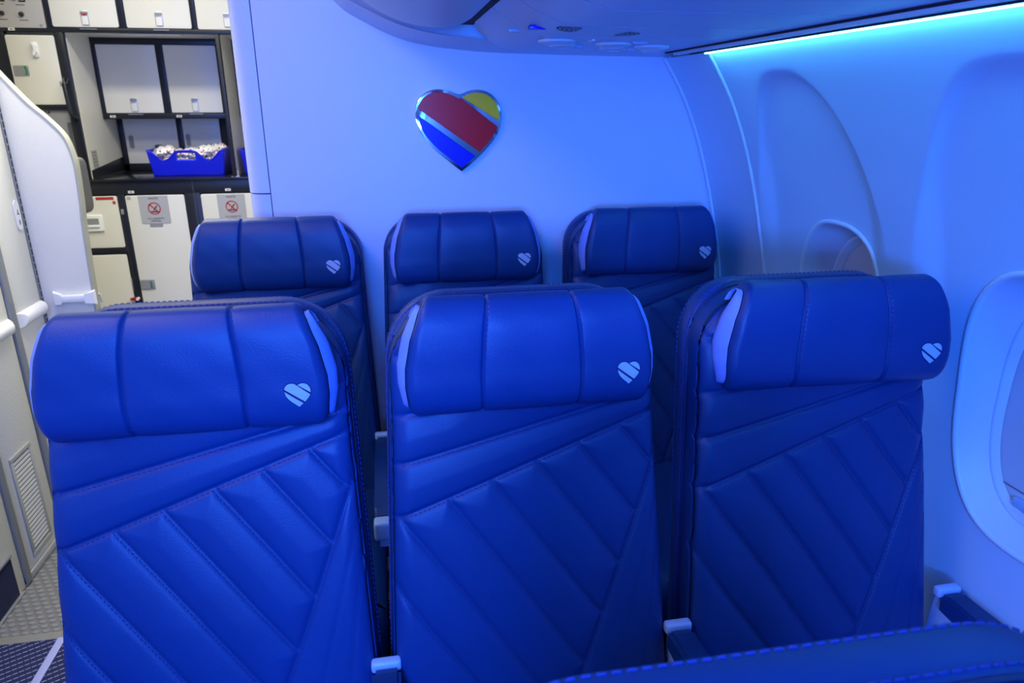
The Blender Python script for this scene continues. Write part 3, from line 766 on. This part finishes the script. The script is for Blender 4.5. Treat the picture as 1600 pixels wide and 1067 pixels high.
def pk_mesh(seed):
    rnd = random.Random(seed); n, mrows = 12, 8; vs = []
    for s in (1, -1):
        for i in range(n+1):
            for k in range(mrows+1):
                u, v = i/n*2-1, k/mrows*2-1
                h_ = .013*max(0, (1-u**4)*(1-v**4))**.6*s*(1+.35*math.sin(9*u+seed)+.25*math.sin(11*v+seed*2))
                vs.append((u*.048, v*.034, h_+.003*math.sin(5*u+seed)*v))
    N = (n+1)*(mrows+1); fs = []
    for s in range(2):
        for i in range(n):
            for k in range(mrows):
                a = s*N+i*(mrows+1)+k; f = (a, a+mrows+1, a+mrows+2, a+1); fs.append(f if s == 0 else f[::-1])
    me = bpy.data.meshes.new('snack_packet'); me.from_pydata(vs, [], fs); me.materials.append(M['packet']); me.shade_smooth(); return me
PM = [pk_mesh(s) for s in (1, 2, 3)]
spots = []
for lv, zz in enumerate((1.112, 1.140, 1.168, 1.196)):
    for gx in range(4):
        for gy in range(2): spots.append((-.938+gx*.079+random.uniform(-.005, .005)+(.004 if lv % 2 else 0), 2.950+(1.196-zz)*.2+gy*(.084-(1.196-zz)*.3)+random.uniform(-.006, .006), zz+(.004*gx % .01)))
spots += [(-.93, 2.94, 1.214), (-.73, 2.945, 1.216), (-.70, 3.03, 1.220)]
zz_top = lambda i: i >= 24
where = ['left end', 'left of centre', 'right of centre', 'right end']
for i, (x, y, z) in enumerate(spots):
    o = bpy.data.objects.new('snack_packet', PM[i % 3]); COL.objects.link(o); o.location = (x, y, z)
    o.rotation_euler = (random.uniform(-.25, .25), random.uniform(-.25, .25), random.uniform(-.5, .5))
    if zz_top(i):
        r_, c_ = ('front' if y < 2.99 else 'back'), where[min(3, max(0, int((x+.985)/.083)))]
        lb_ = ['crinkled', 'creased', 'puffed'][i % 3]+' white snack packet on the basket heap, '+r_+' row, '+c_+(', topmost' if i >= 32 else '')
        tag(o, lb_, 'snack packet', 'packets on top of the basket heap')
    else: tag(o, 'white snack packet buried in the blue basket', 'snack packet', 'packets buried in the basket')

# ================================================================== WALL HEART
HC = (.350, 1.365, .230, .210)
he = empty('heart_emblem', (HC[0], 1.0, 1.26), 'chrome rimmed heart badge in red, yellow and blue on the bulkhead', 'emblem')
prism('chrome_plate', heart(*HC), XZ, .986, 1.001, 'chrome', he, r=.003, seg=3)
def inset_poly(poly, d):
    """move each vertex inwards (poly clockwise or not) by d, resampled normals"""
    n = len(poly); A = sum(poly[i][0]*poly[(i+1) % n][1]-poly[(i+1) % n][0]*poly[i][1] for i in range(n)); s = 1 if A > 0 else -1
    out = []
    for i in range(n):
        a = Vector(poly[i-1]); p = Vector(poly[i]); b = Vector(poly[(i+1) % n])
        n1 = Vector((-(p-a).y, (p-a).x)).normalized()*s; n2 = Vector((-(b-p).y, (b-p).x)).normalized()*s
        nn = (n1+n2); nn = nn/max(nn.length_squared/2, .5); q = p+nn*d; out.append((q.x, q.y))
    return out
inn = inset_poly(heart(*HC), .0075)
H_ = lambda x, y: hp(x, y, *HC)
def panel(name, poly, mt): prism(name, poly, XZ, .9835, .989, mt, he, r=.0010, seg=1).data.shade_flat()
panel('yellow_panel', clip(inn, H_(575, 197), H_(940, 445), True), 'yellow')
panel('red_panel', clip(clip(inn, H_(520, 160), H_(925, 505), False), H_(200, 325), H_(765, 760), True), 'red')
panel('blue_panel', clip(inn, H_(190, 380), H_(720, 800), False), 'blue')

# ================================================================== SEATS
SEAMS = dict(A=[(-.225, .903), (.09, .974), (.22, 1.003)], B=[(-.225, .819), (0, .897), (.225, .972)],
             u=[(-.22, .980), (-.14, .992)], v=[(.15, 1.075), (.22, 1.083)], w=[(.15, 1.035), (.22, 1.041)], v2=[(-.22, 1.075), (-.15, 1.07)],
             d0=[(-.222, .722), (-.16, .632), (-.093, .54), (-.02, .43)], d1=[(-.205, .824), (-.10, .682), (.008, .525), (.07, .43)],
             d2=[(-.129, .850), (-.03, .716), (.078, .560)], d3=[(-.061, .875), (.02, .765), (.110, .640)], d4=[(.012, .899), (.075, .815), (.142, .721)],
             d5=[(.080, .923), (.171, .803)], d6=[(.150, .947), (.198, .886)], C=[(.215, .905), (.14, .707), (.065, .517), (.032, .43)])
STI = dict(e1=[(.213, .83), (.165, .655), (.127, .521), (.103, .43)], e2=[(.219, .79), (.197, .65), (.181, .523), (.171, .44)])
def seglist(d): return [(np.array(p[i]), np.array(p[i+1]), k) for k, p in d.items() for i in range(len(p)-1)]
def dseg(X, Z, a, b):
    v = b-a; t = np.clip(((X-a[0])*v[0]+(Z-a[1])*v[1])/(v@v), 0, 1); return np.hypot(X-a[0]-t*v[0], Z-a[1]-t*v[1])
SG = seglist(SEAMS)
def base_y(z): return .055-(1.05-z)*.20
def hw(z): return .209+.023*np.clip((.97-z)/.5, 0, 1.2)
ZT = 1.141
def ztop(x, h, R=.10):
    d = np.abs(x)-(h-R); return np.where(d > 0, ZT-R+np.sqrt(np.clip(R*R-d*d, 0, 1)), ZT)
def ysurf(X, Z):
    dm = np.full(np.shape(X), 9.); g = np.zeros(np.shape(X))
    for a, b, k in SG:
        d = dseg(X, Z, a, b); dm = np.minimum(dm, d)
        s = .0042 if k in 'AB' else .0032
        g = np.maximum(g, s*np.exp(-(d/.0032)**2))
    for a, b, k in seglist(STI): g = np.maximum(g, .0012*np.exp(-(dseg(X, Z, a, b)/.003)**2))
    puff = .0065*(1-np.exp(-dm/.018))
    ed = hw(Z)-np.abs(X); e2 = ztop(X, .2095)-Z; e = np.clip(np.minimum(ed, e2), 0, .03)
    roll = .020*(1-np.sqrt(np.clip(1-(1-e/.03)**2, 0, 1)))
    bulge = .010*(1-(X/.22)**2)*np.clip((1.0-Z)/.3, 0, 1)
    return base_y(Z)-puff+g+roll-bulge

def dashes(bm, pts, normal_y=-1, L=.0048, gap=.0030, wd=.0011, ht=.0007, fn=None):
    """small stitches along a polyline; fn(x,z)->y gives the surface"""
    P = [Vector(p) for p in pts]; acc = 0; seg = 0
    lens = [(P[i+1]-P[i]).length for i in range(len(P)-1)]; tot = sum(lens); s = 0
    def at(s):
        for i, l in enumerate(lens):
            if s <= l or i == len(lens)-1: return P[i].lerp(P[i+1], min(1, s/l))
            s -= l
    while s+L < tot:
        a, b = at(s), at(s+L); t = (b-a).normalized(); n = Vector((0, normal_y, 0)) if fn is None else fn(a)
        n = (n-t*n.dot(t)).normalized(); c = t.cross(n)*wd/2; up = n*ht
        v = [bm.verts.new(q) for q in (a-c-up*.3, a+c-up*.3, b+c-up*.3, b-c-up*.3, a-c*.7+up+t*.0005, a+c*.7+up+t*.0005, b+c*.7+up-t*.0005, b-c*.7+up-t*.0005)]
        for f in ((4, 5, 6, 7), (0, 1, 5, 4), (1, 2, 6, 5), (2, 3, 7, 6), (3, 0, 4, 7)): bm.faces.new([v[i] for i in f])
        s += L+gap

def build_seat():
    root = empty('passenger_chair', (0, 0, 0), '', 'seat')
    # ---- backrest cushion
    nu, nv = 132, 216; zb = .43
    u = np.linspace(-1, 1, nu+1); u = np.sign(u)*(1-(1-np.abs(u))**1.06)
    v = np.linspace(0, 1, nv+1)
    U, V_ = np.meshgrid(u, v, indexing='ij')
    X0 = U*.2095; ZT_ = ztop(X0*.9995, .2095); Z = zb+V_*(ZT_-zb); X = U*hw(Z)
    X = np.where(Z > .97, U*.209, X)
    Y = ysurf(X, Z)
    vs = np.stack([X.ravel(), Y.ravel(), Z.ravel()], 1).tolist(); n2 = nv+1
    fs = [(i*n2+k, (i+1)*n2+k, (i+1)*n2+k+1, i*n2+k+1) for i in range(nu) for k in range(nv)]
    # side return
    loop = [k for k in range(n2)]+[i*n2+nv for i in range(1, nu+1)]+[nu*n2+k for k in range(nv-1, -1, -1)]
    b = len(vs); rings = [loop]
    for off, out in ((.010, .002), (.030, .0025), (.052, .001)):
        r_ = []
        for q in loop:
            x, y, z = vs[q]; z2 = z; sx = 1 if x > 0 else -1
            cz_ = ZT-.10
            if z > cz_: 
                dx = x-sx*min(abs(x), .113); dz = z-cz_; L = math.hypot(dx, dz) or 1; x2 = x+out*dx/L; z2 = z+out*dz/L
            else: x2 = x+sx*out
            vs.append((x2, base_y(z)+.018+off-.008, z2)); r_.append(len(vs)-1)
        rings.append(r_)
    for j in range(3):
        for i in range(len(loop)-1): fs.append((rings[j][i], rings[j+1][i], rings[j+1][i+1], rings[j][i+1]))
    bk_ = mesh('backrest', vs, fs, 'leather', root, smooth=True)
    # seam threads
    bm = bmesh.new()
    def fnl(a): return Vector((0, -1, .2))
    for dct, offs in ((SEAMS, (.0034,)), (STI, (.0,))):
        for k, p in dct.items():
            if k in ('v', 'w', 'v2', 'u'): continue
            c = np.array(p, float); c = catmull(c, 12) if len(c) > 2 else np.linspace(c[0], c[1], 14)
            for of in offs:
                T = np.gradient(c, axis=0); T /= np.linalg.norm(T, axis=1)[:, None]; N = np.stack([T[:, 1], -T[:, 0]], 1)
                N *= np.sign(-N[:, 1:2]+1e-9)
                q = c+N*of; q = q[(np.abs(q[:, 0]) < hw(q[:, 1])-.006)]
                if len(q) < 2: continue
                # resample finely so stitches follow the surface
                yy = ysurf(q[:, 0], q[:, 1]); dashes(bm, [(a, float(y_)-.0001, z_) for (a, z_), y_ in zip(q, yy)], fn=fnl)
    s = bmobj('seam_stitching', bm, 'thread', bk_, smooth=False); s['kind'] = 'stuff'
    # ---- hard back shell with stitched top band
    def outline(h, R, zt, n=10):
        pts = [(-h, .43)]
        for k in range(n+1): a = math.radians(180-90*k/n); pts.append((-(h-R)+R*math.cos(a), zt-R+R*math.sin(a)))
        for k in range(n+1): a = math.radians(90-90*k/n); pts.append(((h-R)+R*math.cos(a), zt-R+R*math.sin(a)))
        pts.append((h, .43)); return pts
    rings = []
    for h, zt, dy in ((.207, 1.140, .055), (.2115, 1.146, .058), (.2135, 1.149, .066), (.2135, 1.149, .088), (.2105, 1.146, .096), (.201, 1.137, .101), (.187, 1.12, .104)):
        rings.append([(x*(1+.22*max(0, (.97-z))), base_y(z)+dy, z) for x, z in outline(h, .10, zt)])
    vs, fs = loft(rings, closed=False); fs.append(tuple((len(rings)-1)*len(rings[0])+i for i in range(len(rings[0]))))
    sh = mesh('back_shell', vs, fs, 'leather', root, smooth=True, sharp=40)
    bm = bmesh.new()
    for h, zt, dy in ((.2125, 1.1478, .0605), (.2125, 1.1477, .0915)):
        path = [(x*(1+.22*max(0, (.97-z))), base_y(z)+dy, z) for x, z in outline(h+.0006, .10, zt+.0006)]
        dashes(bm, path, fn=lambda a: Vector((a.x*1.5 if a.z < 1.13 else a.x*.2, 0, 1 if a.z > 1.06 else .05)), L=.0055, gap=.003, wd=.0015, ht=.0009)
    s = bmobj('rim_stitching', bm, 'thread_light', sh, smooth=False); s['kind'] = 'stuff'
    bm = bmesh.new()
    for h, zt, dy in ((.2095, 1.144, .056),):
        bm_tube(bm, [(x*(1+.22*max(0, (.97-z))), base_y(z)+dy, z) for x, z in outline(h, .10, zt)], .0022, 6)
    bmobj('piping', bm, 'leather_dark', sh, sharp=60)
    # ---- headrest
    sec = catmull([(.062, 1.148), (.058, 1.162), (.042, 1.169), (.022, 1.163), (.008, 1.140), (.002, 1.108), (-.001, 1.07), (-.003, 1.04), (.0, 1.016), (.012, .999), (.034, .990), (.056, .994)], 6)
    zs_ = sec[:, 1]; nt = len(sec)
    tt = np.linspace(0, 1, nt)
    def hhw(i):
        z = sec[i, 1]; return float(np.interp(z, [.984, 1.00, 1.04, 1.07, 1.12, 1.16, 1.177], [.177, .182, .186, .185, .176, .163, .154]))
    SU = .405; _a = np.linspace(-.03, .03, 13)
    us = np.concatenate([np.linspace(-1, -.9, 8)[:-1], np.linspace(-.9, -SU-.035, 22), -SU+_a, np.linspace(-SU+.035, SU-.035, 32), SU+_a, np.linspace(SU+.035, .9, 22), np.linspace(.9, 1, 8)[1:]])
    vs = []
    cy, czc = .05, 1.08
    for uu in us:
        k = max(0, (abs(uu)-.92)/.08); sh_ = .014*(1-math.sqrt(max(0, 1-k*k)))
        for i in range(nt):
            y_, z_ = sec[i]; x_ = uu*hhw(i)
            # groove for the two vertical seams
            gr = 0
            for sx_ in (-SU, SU):
                gr = max(gr, math.exp(-((uu-sx_)*.18/.0026)**2))
            L = math.hypot(y_-cy, (z_-czc)*.5) or 1; ny_, nz_ = (y_-cy)/L, (z_-czc)*.5/L
            gd = .0035*gr+sh_
            pf_ = .003*(1-math.exp(-min(abs(uu-SU), abs(uu+SU))*.18/.02))
            wob_ = .0004*math.sin(x_*70+z_*40)*math.sin(z_*55+x_*13)
            vs.append((x_, y_-ny_*(gd-pf_-wob_), z_-nz_*(gd-pf_*.5)))
    nu_ = len(us); fs = [(i*nt+k, (i+1)*nt+k, (i+1)*nt+k+1, i*nt+k+1) for i in range(nu_-1) for k in range(nt-1)]
    fs += [(i*nt, (i+1)*nt, (i+1)*nt+nt-1, i*nt+nt-1) for i in range(nu_-1)]
    fs += [tuple(range(nt))[::-1], tuple((nu_-1)*nt+k for k in range(nt))]
    hr = mesh('headrest', vs, [f[::-1] for f in fs], 'leather', root, smooth=True, sharp=50)
    # gussets
    for s_ in (-1, 1):
        i0 = 0 if s_ < 0 else nu_-1
        edge = [Vector(vs[i0*nt+k]) for k in range(nt)]
        # drop the flat back run: keep front curve, back line is straight from top to bottom
        mid = [Vector((e.x+s_*.002, min(.064, .058), e.z)) for e in edge]
        gv = []; R_ = 7
        zt_, zb_ = edge[4].z, edge[-4].z
        for k in range(nt):
            e = edge[k]; tl = float(np.clip((e.z-.994)/(1.166-.994), 0, 1)); ln = math.sin(math.pi*tl)**.55
            back = Vector((e.x+s_*.003, e.y+(.060-e.y)*ln, e.z))
            for j in range(R_):
                f = j/(R_-1); p = e.lerp(back, f)
                t_ = np.clip((e.z-.984)/(1.177-.984), 0, 1)
                p = p+Vector((s_*.0095*math.sin(math.pi*f)*math.sin(math.pi*t_)**.6+s_*.0012, 0, 0)); gv.append(p)
        gf_ = [(k*R_+j, k*R_+j+1, (k+1)*R_+j+1, (k+1)*R_+j) for k in range(nt-1) for j in range(R_-1)]
        gg = mesh('side_gusset', gv, gf_, 'gusset', hr, smooth=True)
    # stitches along the vertical seams
    bm = bmesh.new()
    for su_ in (-SU, SU):
        for of in (.0036,):
            path = []
            for i in range(6, nt-6):
                sx_ = su_*hhw(i)
                y_, z_ = sec[i]; L = math.hypot(y_-cy, (z_-czc)*.5); ny_, nz_ = (y_-cy)/L, (z_-czc)*.5/L
                gd = .0035*math.exp(-(of/.003)**2)-.0005-.0004*math.sin((sx_+of)*70+z_*40)*math.sin(z_*55+(sx_+of)*13)
                path.append((sx_+of, y_-ny_*gd-.0003, z_-nz_*gd))
            dashes(bm, path)
    s = bmobj('headrest_stitching', bm, 'thread', hr, smooth=False); s['kind'] = 'stuff'
    # embroidered heart
    from mathutils.bvhtree import BVHTree
    bvh = BVHTree.FromPolygons(vs, fs)
    E = (.146, 1.050, .0345, .0345)
    def onto(poly, lift, name, mt, parent):
        bm = bmesh.new(); f = bm.faces.new([bm.verts.new((p[0], 0, p[1])) for p in poly])
        bmesh.ops.triangulate(bm, faces=[f]); bmesh.ops.subdivide_edges(bm, edges=bm.edges, cuts=2, use_grid_fill=True)
        for v_ in bm.verts:
            hit = bvh.ray_cast(Vector((v_.co.x, -.2, v_.co.z)), Vector((0, 1, 0)))
            v_.co.y = (hit[0].y if hit[0] else 0)-lift
        return bmobj(name, bm, mt, parent, sharp=80)
    H2 = heart(*E); e_ = lambda x, y: hp(x, y, *E)
    em = onto(inset_poly(H2, -.0013), .0004, 'emblem', 'emblem_dark', hr)
    ORG[em.name] = Vector((0, 0, 0))
    # the light bands are one embroidered patch, three islands
    bm = bmesh.new()
    polys = [clip(H2, e_(575, 185), e_(975, 470), True), clip(clip(H2, e_(520, 175), e_(950, 540), False), e_(150, 300), e_(800, 800), True), clip(H2, e_(130, 370), e_(740, 850), False)]
    for pl_ in polys:
        if len(pl_) < 3: continue
        f = bm.faces.new([bm.verts.new((p[0], 0, p[1])) for p in pl_])
    bmesh.ops.triangulate(bm, faces=bm.faces[:]); bmesh.ops.subdivide_edges(bm, edges=bm.edges[:], cuts=2, use_grid_fill=True)
    for v_ in bm.verts:
        hit = bvh.ray_cast(Vector((v_.co.x, -.2, v_.co.z)), Vector((0, 1, 0))); v_.co.y = (hit[0].y if hit[0] else 0)-.0009
    bmobj('emblem_bands', bm, 'emblem', hr, sharp=80)
    # ---- seat cushion, pan, legs
    P = catmull([(-.045, .40), (-.05, .455), (-.10, .452), (-.20, .436), (-.35, .430), (-.47, .432), (-.53, .424), (-.565, .395), (-.575, .35), (-.56, .31), (-.52, .295)], 5)
    us2 = np.linspace(-1, 1, 25); vs = []
    for uu in us2:
        k = max(0, (abs(uu)-.86)/.14); dr = .022*(1-math.sqrt(max(0, 1-k*k)))
        for p in P: vs.append((uu*.236, p[0]+(dr if p[0] < -.5 else 0), p[1]-(dr if p[1] > .4 else 0)))
    n2 = len(P); fs = [(i*n2+k, (i+1)*n2+k, (i+1)*n2+k+1, i*n2+k+1) for i in range(24) for k in range(n2-1)]
    b = len(vs)
    fs += [tuple(range(n2)), tuple(24*n2+k for k in range(n2))[::-1]]
    mesh('seat_cushion', vs, fs, 'leather', root, smooth=True, sharp=60)
    box('seat_pan', -.215, .215, -.52, .02, .27, .30, 'dgrey', root, r=.006)
    for yy in (-.44, -.06):
        tube('frame_beam', [(-.235, yy, .252), (.235, yy, .252)], .02, 'strip', root, n=12)
    for sx_ in (-.12, .12):
        bm = bmesh.new(); bm_box(bm, sx_-.012, sx_+.012, -.46, -.42, .02, .25, .004); bm_box(bm, sx_-.012, sx_+.012, -.09, -.04, .02, .25, .004); bm_box(bm, sx_-.016, sx_+.016, -.47, .0, .002, .03, .004)
        bmobj('leg', bm, 'strip', root)
    return root
def arm_parts(root, cx):
    """armrest beside the seat; cx local x of its centre"""
    w_ = .0225; fs = []
    pr = [(-.045, .560), (-.045, .592), (-.055, .600), (-.20, .603), (-.40, .600), (-.435, .594), (-.435, .560), (-.40, .553), (-.20, .556)]
    f = lambda a, b, d: (d, a, b)
    bm = bmesh.new(); bm_prism(bm, pr, f, cx-w_, cx+w_)
    bmesh.ops.bevel(bm, geom=bm.edges[:], offset=.008, segments=3, affect='EDGES', clamp_overlap=True)
    a = bmobj('armrest', bm, 'leather', root, sharp=60)
    box('end_cap', cx-w_-.001, cx+w_+.001, -.468, -.434, .556, .599, 'capgrey', a, r=.007, seg=3)
    box('pivot_cap', cx-w_-.001, cx+w_+.001, -.046, -.028, .584, .6035, 'capgrey', a, r=.005, seg=3)
    prism('side_panel', [(-.03, .600), (-.045, .556), (-.30, .556), (-.455, .560), (-.455, .535), (-.36, .50), (-.16, .468), (-.05, .465), (-.02, .47)], f, cx-.013, cx+.013, 'capgrey', a)
    return a

seat0 = build_seat()
for nm in ('armrest',): pass
bpy.context.view_layer.update()
SX = [-.135, .348, .848]; rows = [0.0, .82, -.828]
lab = {(0, 0): 'blue leather aisle seat of the nearer row, in front of the partition at left', (0, 1): 'blue leather middle seat of the nearer row', (0, 2): 'blue leather window seat of the nearer row, beside the large window',
       (1, 0): 'last-row aisle seat by the galley opening', (1, 1): 'last-row middle seat below the heart badge', (1, 2): 'last-row window seat in the corner of bulkhead and side wall',
       (2, 1): 'blurred stitched top of a blue leather seat at the bottom right foreground'}
ALL = {}
for (r, c), lb in lab.items():
    s = seat0 if (r, c) == (0, 0) else copy_tree(seat0)
    s.location = (SX[c], rows[r], 0); s['label'] = lb; s['group'] = ['nearer row of seats', 'last row of seats', 'foreground seat'][r]
    ALL[(r, c)] = s
for (r, c), s in ALL.items():
    ORG[s.name] = Vector((0, 0, 0))
    if c == 0:
        arm_parts(s, -.246)
    if c < 2: arm_parts(s, {0: .2425, 1: .247}[c])
    else: arm_parts(s, .266)
# headrest poses (yaw, tilt, lift)
pose = {(0, 0): (0, 0, 0, 0)}
def set_head(key, yaw=0, roll=0, dx=0, dy=0, dz=0, sx=1):
    for ch in ALL[key].children:
        if ch.name.split('.')[0] == 'headrest':
            piv = Matrix.Translation((dx, .05+dy, 1.08+dz)) @ Matrix.Rotation(math.radians(yaw), 4, 'Z') @ Matrix.Rotation(math.radians(roll), 4, 'Y') @ Matrix.Diagonal((sx, 1, 1, 1)) @ Matrix.Translation((0, -.05, -1.08))
            ch.matrix_local = piv

set_head((0, 0), sx=1.025, dx=-.002)
set_head((0, 2), sx=1.03, dx=.008, yaw=-2)
